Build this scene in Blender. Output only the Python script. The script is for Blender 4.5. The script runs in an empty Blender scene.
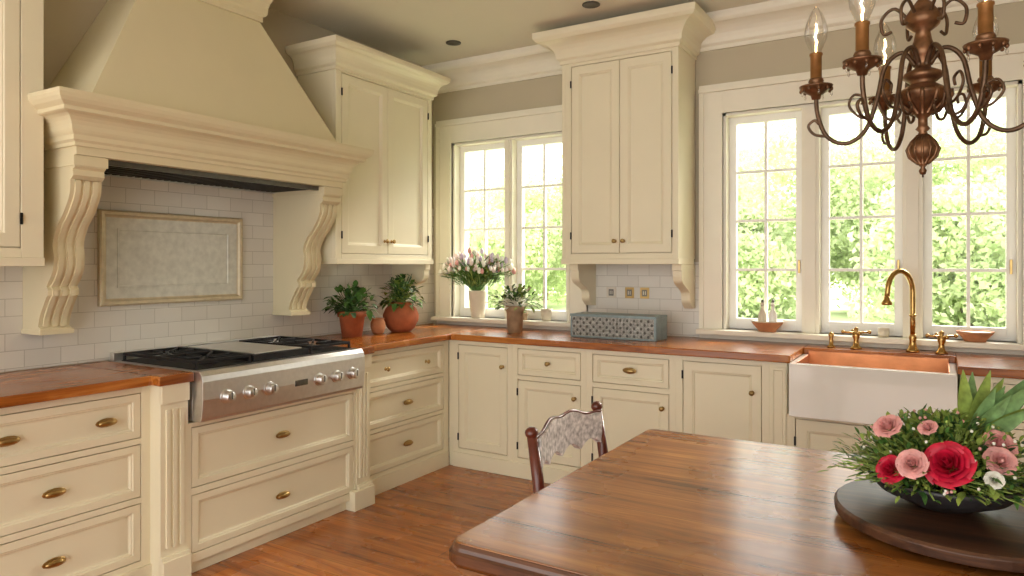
import bpy, bmesh, math, random
import numpy as np
from mathutils import Matrix, Vector
random.seed(7)
sc = bpy.context.scene
sc.view_settings.view_transform = 'Standard'
sc.view_settings.exposure = 0.12

# ---------------------------------------------------------------- materials
def lin(c):
    out = []
    for v in c[:3]:
        v = v / 255.0
        out.append(v / 12.92 if v <= 0.04045 else ((v + 0.055) / 1.055) ** 2.4)
    return tuple(out) + (1.0,)

def base_mat(name):
    m = bpy.data.materials.new(name)
    m.use_nodes = True
    nt = m.node_tree
    b = nt.nodes['Principled BSDF']
    return m, nt, b

def pos_vec(nt, scale=(1, 1, 1), swz=None, rot=(0, 0, 0)):
    g = nt.nodes.new('ShaderNodeNewGeometry')
    src = g.outputs['Position']
    if swz:
        s = nt.nodes.new('ShaderNodeSeparateXYZ')
        c = nt.nodes.new('ShaderNodeCombineXYZ')
        nt.links.new(src, s.inputs[0])
        for i, a in enumerate(swz):
            if a in 'XYZ':
                nt.links.new(s.outputs[a], c.inputs[i])
        src = c.outputs[0]
    mp = nt.nodes.new('ShaderNodeMapping')
    mp.inputs['Scale'].default_value = scale
    mp.inputs['Rotation'].default_value = rot
    nt.links.new(src, mp.inputs[0])
    return mp.outputs[0]

def simple(name, col, rough=0.5, metal=0.0, var=0.06, nscale=6.0, bump=0.0, bscale=60, coat=0.0, spec=0.5):
    m, nt, b = base_mat(name)
    c = lin(col)
    v = pos_vec(nt)
    n = nt.nodes.new('ShaderNodeTexNoise')
    n.inputs['Scale'].default_value = nscale
    n.inputs['Detail'].default_value = 3
    nt.links.new(v, n.inputs['Vector'])
    r = nt.nodes.new('ShaderNodeValToRGB')
    r.color_ramp.elements[0].position = 0.3
    r.color_ramp.elements[1].position = 0.7
    r.color_ramp.elements[0].color = tuple(x * (1 - var) for x in c[:3]) + (1,)
    r.color_ramp.elements[1].color = tuple(min(1, x * (1 + var)) for x in c[:3]) + (1,)
    nt.links.new(n.outputs['Fac'], r.inputs[0])
    nt.links.new(r.outputs[0], b.inputs['Base Color'])
    b.inputs['Roughness'].default_value = rough
    b.inputs['Metallic'].default_value = metal
    b.inputs['Coat Weight'].default_value = coat
    b.inputs['Specular IOR Level'].default_value = spec
    if bump > 0:
        n2 = nt.nodes.new('ShaderNodeTexNoise')
        n2.inputs['Scale'].default_value = bscale
        nt.links.new(v, n2.inputs['Vector'])
        bp = nt.nodes.new('ShaderNodeBump')
        bp.inputs['Strength'].default_value = bump
        bp.inputs['Distance'].default_value = 0.01
        nt.links.new(n2.outputs['Fac'], bp.inputs['Height'])
        nt.links.new(bp.outputs[0], b.inputs['Normal'])
    return m

def wood(name, dark, mid, light, axis='X', rough=0.3, coat=0.2, stretch=1.0, plank=None, plankrow=0.14, mort=0.35, pvar=0.78, gcon=(0.34, 0.68), mottle=0.3):
    m, nt, b = base_mat(name)
    sc_ = {'X': (1.6, 26, 26), 'Y': (26, 1.6, 26), 'Z': (26, 26, 1.6)}[axis]
    sc_ = tuple(s * stretch for s in sc_)
    v = pos_vec(nt, sc_)
    n = nt.nodes.new('ShaderNodeTexNoise')
    n.inputs['Scale'].default_value = 1.0
    n.inputs['Detail'].default_value = 8
    n.inputs['Roughness'].default_value = 0.68
    n.inputs['Distortion'].default_value = 0.8
    nt.links.new(v, n.inputs['Vector'])
    r = nt.nodes.new('ShaderNodeValToRGB')
    r.color_ramp.elements[0].position = gcon[0]
    r.color_ramp.elements[0].color = lin(dark)
    r.color_ramp.elements[1].position = gcon[1]
    r.color_ramp.elements[1].color = lin(light)
    e = r.color_ramp.elements.new((gcon[0] + gcon[1]) / 2)
    e.color = lin(mid)
    nt.links.new(n.outputs['Fac'], r.inputs[0])
    col = r.outputs[0]
    # broad tone variation
    n3 = nt.nodes.new('ShaderNodeTexNoise')
    n3.inputs['Scale'].default_value = 3.5
    n3.inputs['Detail'].default_value = 4
    nt.links.new(pos_vec(nt), n3.inputs['Vector'])
    r3 = nt.nodes.new('ShaderNodeValToRGB')
    r3.color_ramp.elements[0].position = 0.35; r3.color_ramp.elements[0].color = (0.62, 0.56, 0.48, 1)
    r3.color_ramp.elements[1].position = 0.6; r3.color_ramp.elements[1].color = (1, 1, 1, 1)
    nt.links.new(n3.outputs['Fac'], r3.inputs[0])
    mx0 = nt.nodes.new('ShaderNodeMix'); mx0.data_type = 'RGBA'; mx0.blend_type = 'MULTIPLY'
    mx0.inputs[0].default_value = mottle
    nt.links.new(col, mx0.inputs[6]); nt.links.new(r3.outputs[0], mx0.inputs[7])
    col = mx0.outputs[2]
    if plank:
        swz = ('X', 'Y', '0') if axis == 'X' else ('Y', 'X', '0')
        pv = pos_vec(nt, (1, 1, 1), swz)
        br = nt.nodes.new('ShaderNodeTexBrick')
        br.inputs['Color1'].default_value = (pvar, pvar, pvar, 1)
        br.inputs['Color2'].default_value = (1, 1, 1, 1)
        br.inputs['Mortar'].default_value = (mort, mort * .85, mort * .7, 1)
        br.inputs['Scale'].default_value = 1.0
        br.inputs['Mortar Size'].default_value = 0.0013
        br.inputs['Brick Width'].default_value = plank
        br.inputs['Row Height'].default_value = plankrow
        nt.links.new(pv, br.inputs['Vector'])
        mx = nt.nodes.new('ShaderNodeMix'); mx.data_type = 'RGBA'; mx.blend_type = 'MULTIPLY'
        mx.inputs[0].default_value = 1.0
        nt.links.new(col, mx.inputs[6]); nt.links.new(br.outputs['Color'], mx.inputs[7])
        col = mx.outputs[2]
    nt.links.new(col, b.inputs['Base Color'])
    # roughness variation
    mr = nt.nodes.new('ShaderNodeMapRange')
    mr.inputs['To Min'].default_value = rough * 0.7; mr.inputs['To Max'].default_value = rough * 1.4
    nt.links.new(n3.outputs['Fac'], mr.inputs['Value'])
    nt.links.new(mr.outputs[0], b.inputs['Roughness'])
    b.inputs['Coat Weight'].default_value = coat
    b.inputs['Coat Roughness'].default_value = 0.15
    bp = nt.nodes.new('ShaderNodeBump')
    bp.inputs['Strength'].default_value = 0.15
    bp.inputs['Distance'].default_value = 0.004
    nt.links.new(n.outputs['Fac'], bp.inputs['Height'])
    nt.links.new(bp.outputs[0], b.inputs['Normal'])
    return m

def tile(name, swz):
    m, nt, b = base_mat(name)
    v = pos_vec(nt, (1, 1, 1), swz)
    br = nt.nodes.new('ShaderNodeTexBrick')
    br.inputs['Color1'].default_value = lin((222, 219, 210))
    br.inputs['Color2'].default_value = lin((231, 228, 219))
    br.inputs['Mortar'].default_value = lin((192, 188, 177))
    br.inputs['Scale'].default_value = 1.0
    br.inputs['Mortar Size'].default_value = 0.0018
    br.inputs['Mortar Smooth'].default_value = 0.3
    br.inputs['Brick Width'].default_value = 0.155
    br.inputs['Row Height'].default_value = 0.078
    nt.links.new(v, br.inputs['Vector'])
    nt.links.new(br.outputs['Color'], b.inputs['Base Color'])
    b.inputs['Roughness'].default_value = 0.2
    bp = nt.nodes.new('ShaderNodeBump')
    bp.invert = True
    bp.inputs['Strength'].default_value = 0.4
    bp.inputs['Distance'].default_value = 0.002
    nt.links.new(br.outputs['Fac'], bp.inputs['Height'])
    nt.links.new(bp.outputs[0], b.inputs['Normal'])
    return m

CREAM = simple('cream_cabinet_paint', (236, 228, 200), 0.38, var=0.02, nscale=3)
HOODP = simple('hood_paint', (226, 215, 180), 0.48, var=0.02, nscale=3)
TRIM = simple('trim_paint', (241, 236, 219), 0.38, var=0.02)
SASH = simple('white_sash_paint', (246, 245, 240), 0.35, var=0.01)
WALLP = simple('greige_wall_paint', (194, 184, 160), 0.8, var=0.03, nscale=2, bump=0.05)
CEILP = simple('ceiling_paint', (226, 221, 204), 0.85, var=0.02, nscale=1.5)
TILE_L = tile('white_subway_tile_left', ('Y', 'Z', '0'))
TILE_B = tile('white_subway_tile_back', ('X', 'Z', '0'))
CTR_X = wood('counter_wood_x', (122, 62, 20), (180, 104, 38), (210, 142, 70), 'X', 0.24, 0.22, 1.0, 1.4, 0.09, 0.6, 0.86, (0.32, 0.68), 0.5)
CTR_Y = wood('counter_wood_y', (122, 62, 20), (180, 104, 38), (210, 142, 70), 'Y', 0.24, 0.22, 1.0, 1.4, 0.09, 0.6, 0.86, (0.32, 0.68), 0.5)
TABLE = wood('table_wood', (100, 56, 20), (174, 110, 50), (212, 152, 84), 'X', 0.27, 0.25, 0.7, 4.0, 0.26, 0.35, 0.86, (0.32, 0.66), 0.8)
TEDGE = wood('table_edge_wood', (44, 22, 12), (82, 46, 24), (118, 72, 40), 'X', 0.3, 0.3)
FLOORM = wood('floor_wood', (132, 70, 26), (186, 108, 46), (214, 142, 74), 'X', 0.26, 0.2, 0.8, 1.5, 0.10, 0.35, 0.76)
BOARD = wood('dark_board_wood', (44, 26, 17), (76, 47, 31), (108, 72, 48), 'X', 0.45, 0.1)
CHAIRW = simple('mahogany_chair', (96, 42, 28), 0.3, coat=0.3, var=0.25, nscale=20)
BRASS = simple('antique_brass', (176, 148, 96), 0.28, 1.0, 0.12, 20)
GOLD = simple('polished_gold_brass', (186, 150, 92), 0.2, 1.0, 0.06, 20)
STEEL = simple('brushed_steel', (220, 220, 220), 0.34, 1.0, 0.05, 40)
DSTEEL = simple('dark_steel', (104, 102, 98), 0.4, 1.0, 0.1, 40)
IRON = simple('black_cast_iron', (28, 28, 30), 0.55, 0.3, 0.2, 40, 0.2)
BLACK = simple('black_hinge', (30, 27, 24), 0.5, 0.5)
PORC = simple('white_porcelain', (246, 244, 238), 0.12, var=0.01, coat=0.5)
COPPER = simple('copper_basin', (190, 126, 86), 0.35, 0.85, 0.15, 12)
TERRA = simple('terracotta', (178, 100, 62), 0.8, var=0.2, nscale=14, bump=0.15)
TERRA2 = simple('terracotta_pale', (192, 132, 92), 0.85, var=0.2, nscale=14, bump=0.15)
CVASE = simple('cream_ceramic', (222, 212, 192), 0.5, var=0.08, nscale=16)
TAN = simple('tan_stone_pot', (176, 150, 118), 0.8, var=0.2, nscale=20, bump=0.2)
SOIL = simple('soil', (50, 36, 26), 0.95, var=0.3, nscale=60, bump=0.5)
LEAF = simple('leaf_green', (80, 122, 54), 0.5, var=0.4, nscale=40)
LEAF2 = simple('leaf_dark_green', (50, 88, 42), 0.5, var=0.4, nscale=40)
LEAF3 = simple('leaf_lime', (136, 158, 74), 0.55, var=0.35, nscale=40)
AGAVE = simple('leaf_striped', (122, 158, 100), 0.45, var=0.3, nscale=50)
ROSER = simple('rose_crimson', (190, 18, 54), 0.5, var=0.25, nscale=50)
ROSEP = simple('rose_blush', (228, 166, 162), 0.5, var=0.15, nscale=50)
TULIP = simple('tulip_blush', (240, 224, 220), 0.5, var=0.1, nscale=50)
LILAC = simple('flower_lilac', (200, 184, 206), 0.5, var=0.15, nscale=50)
CREAMF = simple('flower_cream', (244, 242, 230), 0.5, var=0.05, nscale=50)
BOWLM = simple('charcoal_bowl', (50, 48, 50), 0.35, var=0.15)
FRAMEM = simple('champagne_frame', (206, 192, 160), 0.4, 0.2, 0.1, 30)
PANELM = simple('mottled_panel', (214, 214, 202), 0.2, var=0.10, nscale=30)
BOXM = simple('grey_tin', (160, 160, 154), 0.36, 0.8, 0.35, 60, 0.5, 120)
BOXE = simple('blue_grey_tin_edge', (132, 148, 150), 0.4, 0.5, 0.12, 30)
CHBR = simple('chandelier_bronze', (126, 92, 66), 0.38, 0.75, 0.4, 30)
CHDK = simple('chandelier_arm_bronze', (102, 80, 62), 0.4, 0.75, 0.35, 30)
CANDLE = simple('candle_sleeve_gold', (160, 116, 66), 0.4, 0.5, 0.2, 30)
PATT = simple('patterned_grey_fabric', (220, 210, 208), 0.8, var=0.46, nscale=55, bump=0.3)
OUTLET = simple('outlet_plate', (214, 206, 190), 0.4)
GROUNDM = simple('lawn', (200, 214, 166), 0.9, var=0.12, nscale=1)
BARK = simple('bark', (150, 132, 114), 0.9, var=0.3, nscale=10)

def tree_leaf():
    m, nt, b = base_mat('tree_foliage')
    v = pos_vec(nt)
    n = nt.nodes.new('ShaderNodeTexNoise'); n.inputs['Scale'].default_value = 0.5; n.inputs['Detail'].default_value = 4
    nt.links.new(v, n.inputs['Vector'])
    r = nt.nodes.new('ShaderNodeValToRGB')
    r.color_ramp.elements[0].position = 0.32; r.color_ramp.elements[0].color = lin((190, 206, 158))  # haze painted into the foliage: both leaf tones paled
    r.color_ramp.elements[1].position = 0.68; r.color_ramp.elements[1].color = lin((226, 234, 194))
    nt.links.new(n.outputs['Fac'], r.inputs[0])
    nt.links.new(r.outputs[0], b.inputs['Base Color'])
    b.inputs['Roughness'].default_value = 0.8
    t = nt.nodes.new('ShaderNodeBsdfTranslucent')
    nt.links.new(r.outputs[0], t.inputs[0])
    mx = nt.nodes.new('ShaderNodeMixShader'); mx.inputs[0].default_value = 0.5
    nt.links.new(b.outputs[0], mx.inputs[1]); nt.links.new(t.outputs[0], mx.inputs[2])
    nt.links.new(mx.outputs[0], nt.nodes['Material Output'].inputs[0])
    return m
TREE = tree_leaf()

def thin_glass(name, fac=0.06, rough=0.02, tint=(1, 1, 1, 1), k=0.5):
    m, nt, b = base_mat(name)
    t = nt.nodes.new('ShaderNodeBsdfTransparent'); t.inputs[0].default_value = tint
    g = nt.nodes.new('ShaderNodeBsdfGlossy'); g.inputs['Roughness'].default_value = rough
    mx = nt.nodes.new('ShaderNodeMixShader')
    lw = nt.nodes.new('ShaderNodeLayerWeight'); lw.inputs[0].default_value = 0.35
    ma = nt.nodes.new('ShaderNodeMath'); ma.operation = 'MULTIPLY_ADD'
    ma.inputs[1].default_value = k; ma.inputs[2].default_value = fac
    nt.links.new(lw.outputs['Fresnel'], ma.inputs[0])
    nt.links.new(ma.outputs[0], mx.inputs[0])
    nt.links.new(t.outputs[0], mx.inputs[1]); nt.links.new(g.outputs[0], mx.inputs[2])
    nt.links.new(mx.outputs[0], nt.nodes['Material Output'].inputs[0])
    return m
GLASS = thin_glass('window_glass', 0.0, k=0.2)
BGLASS = thin_glass('bulb_glass', 0.06, tint=(0.98, 0.97, 0.95, 1), k=0.5)
def emis(name, col, s):
    m, nt, b = base_mat(name)
    b.inputs['Emission Color'].default_value = lin(col)
    b.inputs['Emission Strength'].default_value = s
    b.inputs['Base Color'].default_value = lin(col)
    return m
FILA = emis('bulb_filament', (255, 214, 150), 20)
DOWN = emis('downlight_lens', (255, 240, 210), 0.3)

# ---------------------------------------------------------------- builder
LEFT = Matrix(((0, 1, 0, 0), (1, 0, 0, 0), (0, 0, 1, 0), (0, 0, 0, 1)))      # (u,n,z)->(n,u,z)
BACK = Matrix(((1, 0, 0, 0), (0, -1, 0, 0), (0, 0, 1, 0), (0, 0, 0, 1)))     # (u,n,z)->(u,-n,z)
ID = Matrix.Identity(4)

class B:
    def __init__(s, M=ID):
        s.v = []; s.f = []; s.m = []; s.sm = []; s.mats = []; s.M = M
    def mi(s, mat):
        if mat not in s.mats: s.mats.append(mat)
        return s.mats.index(mat)
    def add(s, vs, fs, mat, smooth=False):
        o = len(s.v); k = s.mi(mat)
        s.v += [tuple(s.M @ Vector(p)) for p in vs]
        for f in fs:
            s.f.append([i + o for i in f]); s.m.append(k); s.sm.append(smooth)
    def box(s, x0, x1, y0, y1, z0, z1, mat):
        vs = [(x, y, z) for x in (x0, x1) for y in (y0, y1) for z in (z0, z1)]
        s.add(vs, [(0, 1, 3, 2), (4, 6, 7, 5), (0, 4, 5, 1), (2, 3, 7, 6), (0, 2, 6, 4), (1, 5, 7, 3)], mat)
    def lathe(s, prof, c, mat, seg=20, smooth=True, axis='Z'):
        vs = []; fs = []
        n = len(prof)
        for (r, h) in prof:
            for j in range(seg):
                a = 2 * math.pi * j / seg
                if axis == 'Z': p = (c[0] + r * math.cos(a), c[1] + r * math.sin(a), c[2] + h)
                elif axis == 'Y': p = (c[0] + r * math.cos(a), c[1] + h, c[2] + r * math.sin(a))
                else: p = (c[0] + h, c[1] + r * math.cos(a), c[2] + r * math.sin(a))
                vs.append(p)
        for i in range(n - 1):
            for j in range(seg):
                k = (j + 1) % seg
                fs.append((i * seg + j, i * seg + k, (i + 1) * seg + k, (i + 1) * seg + j))
        fs.append(tuple(range(seg)))
        fs.append(tuple((n - 1) * seg + j for j in range(seg)))
        s.add(vs, fs, mat, smooth)
    def ell(s, c, r, mat, seg=12, rings=8):
        vs = []; fs = []
        for i in range(1, rings):
            t = math.pi * i / rings
            for j in range(seg):
                a = 2 * math.pi * j / seg
                vs.append((c[0] + r[0] * math.sin(t) * math.cos(a), c[1] + r[1] * math.sin(t) * math.sin(a), c[2] + r[2] * math.cos(t)))
        top = len(vs); vs.append((c[0], c[1], c[2] + r[2])); vs.append((c[0], c[1], c[2] - r[2]))
        for i in range(rings - 2):
            for j in range(seg):
                k = (j + 1) % seg
                fs.append((i * seg + j, i * seg + k, (i + 1) * seg + k, (i + 1) * seg + j))
        for j in range(seg):
            k = (j + 1) % seg
            fs.append((top, k, j)); fs.append((top + 1, (rings - 2) * seg + j, (rings - 2) * seg + k))
        s.add(vs, fs, mat, True)
    def tube(s, pts, rad, mat, seg=8):
        pts = [Vector(p) for p in pts]; n = len(pts)
        if not isinstance(rad, (list, tuple)): rad = [rad] * n
        vs = []; fs = []
        prev = None
        for i, p in enumerate(pts):
            t = (pts[min(i + 1, n - 1)] - pts[max(i - 1, 0)]).normalized()
            if prev is None:
                a = t.orthogonal().normalized()
            else:
                a = (prev - t * prev.dot(t)).normalized()
            prev = a; bb = t.cross(a)
            for j in range(seg):
                an = 2 * math.pi * j / seg
                vs.append(tuple(p + (a * math.cos(an) + bb * math.sin(an)) * rad[i]))
        for i in range(n - 1):
            for j in range(seg):
                k = (j + 1) % seg
                fs.append((i * seg + j, i * seg + k, (i + 1) * seg + k, (i + 1) * seg + j))
        fs.append(tuple(range(seg))); fs.append(tuple((n - 1) * seg + j for j in range(seg)))
        s.add(vs, fs, mat, True)
    def prism(s, poly, u0, u1, mat):
        """poly in (n,z) extruded along u"""
        n = len(poly)
        vs = [(u0, p[0], p[1]) for p in poly] + [(u1, p[0], p[1]) for p in poly]
        fs = [tuple(range(n)), tuple(range(n, 2 * n))]
        fs += [(i, (i + 1) % n, n + (i + 1) % n, n + i) for i in range(n)]
        s.add(vs, fs, mat)
    def rings(s, u0, u1, z0, z1, rg, mat, back=None):
        """concentric rects: rg=[(inset,n)...]"""
        vs = []; fs = []
        for (i, n) in rg:
            vs += [(u0 + i, n, z0 + i), (u1 - i, n, z0 + i), (u1 - i, n, z1 - i), (u0 + i, n, z1 - i)]
        for k in range(len(rg) - 1):
            for j in range(4):
                l = (j + 1) % 4
                fs.append((k * 4 + j, k * 4 + l, k * 4 + 4 + l, k * 4 + 4 + j))
        fs.append(tuple((len(rg) - 1) * 4 + j for j in range(4)))
        fs.append((0, 1, 2, 3))
        s.add(vs, fs, mat)
    def sweep(s, path, prof, mat, side=1):
        """path: plan pts (x,y); prof: (out,z); outward = right side of travel * side"""
        P = [Vector((p[0], p[1])) for p in path]; n = len(P)
        nor = []
        for i in range(n - 1):
            d = (P[i + 1] - P[i]).normalized(); nor.append(Vector((d.y, -d.x)) * side)
        vs = []; m = len(prof)
        for i in range(n):
            if i == 0: w = nor[0]
            elif i == n - 1: w = nor[-1]
            else:
                w = nor[i - 1] + nor[i]; w = w / w.dot(nor[i])
            for (o, z) in prof:
                q = P[i] + w * o; vs.append((q.x, q.y, z))
        fs = []
        for i in range(n - 1):
            for j in range(m):
                k = (j + 1) % m
                fs.append((i * m + j, i * m + k, (i + 1) * m + k, (i + 1) * m + j))
        fs.append(tuple(range(m))); fs.append(tuple((n - 1) * m + j for j in range(m)))
        s.add(vs, fs, mat)
    def rrloft(s, x0, x1, y0, y1, rad, rg, mat, seg=6):
        vs = []; L = 4 * (seg + 1)
        for (ins, z) in rg:
            a0, a1, b0, b1 = x0 + ins, x1 - ins, y0 + ins, y1 - ins
            r = max(0.001, rad - ins)
            for (cx, cy, st) in ((a1 - r, b1 - r, 0), (a0 + r, b1 - r, 90), (a0 + r, b0 + r, 180), (a1 - r, b0 + r, 270)):
                for j in range(seg + 1):
                    a = math.radians(st + 90 * j / seg)
                    vs.append((cx + r * math.cos(a), cy + r * math.sin(a), z))
        fs = []
        for i in range(len(rg) - 1):
            for j in range(L):
                k = (j + 1) % L
                fs.append((i * L + j, i * L + k, (i + 1) * L + k, (i + 1) * L + j))
        fs.append(tuple(range(L))); fs.append(tuple((len(rg) - 1) * L + j for j in range(L)))
        s.add(vs, fs, mat)
    def leaf(s, base, d, up, L, W, mat, bend=0.3, n=4, tip=1.0):
        base = Vector(base); d = Vector(d).normalized(); up = Vector(up)
        side = d.cross(up)
        if side.length < 1e-3: side = d.orthogonal()
        side.normalize(); nn = side.cross(d)
        vs = []; fs = []
        for i in range(n + 1):
            t = i / n
            p = base + d * L * t - Vector((0, 0, 1)) * bend * L * t * t
            w = W * math.sin(math.pi * min(1, (t * 0.92 + 0.06)) ** tip) * 0.5
            vs += [tuple(p + side * w + nn * w * 0.3), tuple(p), tuple(p - side * w + nn * w * 0.3)]
        for i in range(n):
            o = i * 3
            fs += [(o, o + 1, o + 4, o + 3), (o + 1, o + 2, o + 5, o + 4)]
        s.add(vs, fs, mat, True)
    def done(s, name, bevel=0.0, recalc=True):
        me = bpy.data.meshes.new(name)
        V = np.array(s.v); c = (V.min(0) + V.max(0)) / 2; c[2] = V[:, 2].min()
        me.from_pydata((V - c).tolist(), [], s.f)
        for m in s.mats: me.materials.append(m)
        me.polygons.foreach_set('material_index', s.m)
        me.polygons.foreach_set('use_smooth', s.sm)
        me.update()
        if recalc:
            bm = bmesh.new(); bm.from_mesh(me)
            bmesh.ops.recalc_face_normals(bm, faces=bm.faces)
            bm.to_mesh(me); bm.free()
        ob = bpy.data.objects.new(name, me)
        ob.location = c
        sc.collection.objects.link(ob)
        if bevel > 0:
            md = ob.modifiers.new('bevel', 'BEVEL')
            md.width = bevel; md.segments = 2; md.limit_method = 'ANGLE'; md.angle_limit = math.radians(50)
        return ob

def rnd(a, b): return random.uniform(a, b)

# hardware ----------------------------------------------------------
def pull(b, u, n, z, w=0.045):
    b.lathe([(0.0, 0), (0.008, 0.0), (0.007, 0.014), (0.0, 0.014)], (u, n, z), BRASS, 8, axis='Y')
    b.ell((u, n + 0.004, z), (w * 1.02, 0.004, 0.019), BRASS, 16, 6)
    b.ell((u, n + 0.016, z), (w * 0.86, 0.012, 0.014), BRASS, 16, 8)
def knob(b, u, n, z):
    b.lathe([(0.012, 0), (0.011, 0.003), (0.005, 0.006), (0.005, 0.014), (0.013, 0.02), (0.015, 0.026), (0.011, 0.031), (0.0, 0.033)], (u, n, z), BRASS, 12, axis='Y')
def hinge(b, u, n, z):
    b.box(u - 0.005, u + 0.005, n, n + 0.007, z - 0.024, z + 0.024, BLACK)

def front(b, u0, u1, z0, z1, n, mat, fr=0.055, gap=0.004):
    u0 += gap; u1 -= gap; z0 += gap; z1 -= gap
    b.rings(u0, u1, z0, z1, [(0, n - 0.02), (0, n - 0.001), (fr, n - 0.001), (fr + 0.003, n - 0.006), (fr + 0.009, n - 0.007),
                             (fr + 0.013, n - 0.015), (fr + 0.02, n - 0.016)], mat)

def unit(b, u0, u1, z0, z1, nf, rows, mat, stl=0.04, str_=0.04, n0=0.003, top=0.03, bot=0.03, hw=True, knobz=None, hingeside=None):
    b.box(u0, u1, n0, nf - 0.024, z0, z1, mat)
    b.box(u0, u0 + stl, nf - 0.024, nf, z0, z1, mat)
    b.box(u1 - str_, u1, nf - 0.024, nf, z0, z1, mat)
    zs = [(z0, rows[0][0])] + [(rows[i][1], rows[i + 1][0]) for i in range(len(rows) - 1)] + [(rows[-1][1], z1)]
    for a, c in zs:
        if c - a > 0.001: b.box(u0 + stl, u1 - str_, nf - 0.024, nf, a, c, mat)
    for (za, zb, kind, hws) in rows:
        a, c = u0 + stl, u1 - str_
        if kind == 'doors2':
            mid = (a + c) / 2
            front(b, a, mid + 0.002, za, zb, nf, mat); front(b, mid - 0.002, c, za, zb, nf, mat)
            for hz in (za + 0.12, zb - 0.12):
                hinge(b, a, nf, hz); hinge(b, c, nf, hz)
        else:
            front(b, a, c, za, zb, nf, mat, 0.05 if kind == 'door' else 0.03)
            if kind == 'door' and hingeside is not None:
                hu = a if hingeside < 0 else c
                hinge(b, hu, nf, za + 0.08); hinge(b, hu, nf, zb - 0.08)
        for h in hws:
            if h[0] == 'p': pull(b, h[1], nf, h[2])
            else: knob(b, h[1], nf, h[2])

def ccurve(pts, n=6):
    out = []
    P = [pts[0]] + list(pts) + [pts[-1]]
    for i in range(1, len(P) - 2):
        p0, p1, p2, p3 = P[i - 1], P[i], P[i + 1], P[i + 2]
        for k in range(n):
            t = k / n
            out.append(tuple(0.5 * ((2 * p1[a]) + (-p0[a] + p2[a]) * t + (2 * p0[a] - 5 * p1[a] + 4 * p2[a] - p3[a]) * t * t + (-p0[a] + 3 * p1[a] - 3 * p2[a] + p3[a]) * t ** 3) for a in range(len(p1))))
    out.append(tuple(pts[-1]))
    return out

def crown_prof(z0, z1, proj, base=0.0, back=-0.02):
    h = z1 - z0
    P = [(base + back, z0), (base + 0.012, z0), (base + 0.012, z0 + 0.12 * h), (base + 0.025, z0 + 0.16 * h)]
    for k in range(7):
        t = k / 6
        P.append((base + 0.03 + (proj - 0.05) * (1 - math.cos(t * math.pi / 2)), z0 + (0.2 + 0.5 * math.sin(t * math.pi / 2)) * h))
    P += [(base + proj - 0.012, z0 + 0.74 * h), (base + proj - 0.002, z0 + 0.8 * h), (base + proj, z0 + 0.86 * h), (base + proj, z1), (base + back, z1)]
    return P

# ================================================================ ROOM SHELL
CH = 3.0
b = B(); b.box(-0.2, 5.8, -7.0, 0.0, -0.1, 0.0, FLOORM); b.done('floor')
b = B(); b.box(-0.2, 5.8, -7.0, 0.2, CH, CH + 0.15, CEILP); b.done('ceiling')
b = B(); b.box(-0.2, 0.0, -7.0, 0.2, 0.0, CH, WALLP); b.done('wall_left')
b = B(); b.box(5.6, 5.8, -7.0, 0.2, 0.0, CH, WALLP); b.done('added_wall_right')  # unseen wall, added to cut side light so the windows dominate
W1 = (0.20, 1.25, 0.985, 2.38); W2 = (2.36, 3.93, 0.985, 2.38)
b = B()
b.box(0, 5.599, 0, 0.2, 0, W1[2], WALLP); b.box(0, 5.599, 0, 0.2, W1[3], CH, WALLP)
b.box(0, W1[0], 0, 0.2, W1[2], W1[3], WALLP); b.box(W1[1], W2[0], 0, 0.2, W1[2], W1[3], WALLP); b.box(W2[1], 5.599, 0, 0.2, W1[2], W1[3], WALLP)
b.done('wall_back')
b = B(); b.box(0.0005, 0.008, -4.6, -0.001, 0.925, 1.86, TILE_L); b.done('wall_tile_left')
b = B(); b.box(1.401, 2.209, -0.008, -0.0005, 0.925, 1.42, TILE_B); b.done('wall_tile_back')
b = B()
b.sweep([(0.001, 0), (5.6, 0), (5.6, -7.0)], crown_prof(2.80, CH - 0.001, 0.15, back=0.001), TRIM, 1)
b.done('trim_1')

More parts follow.
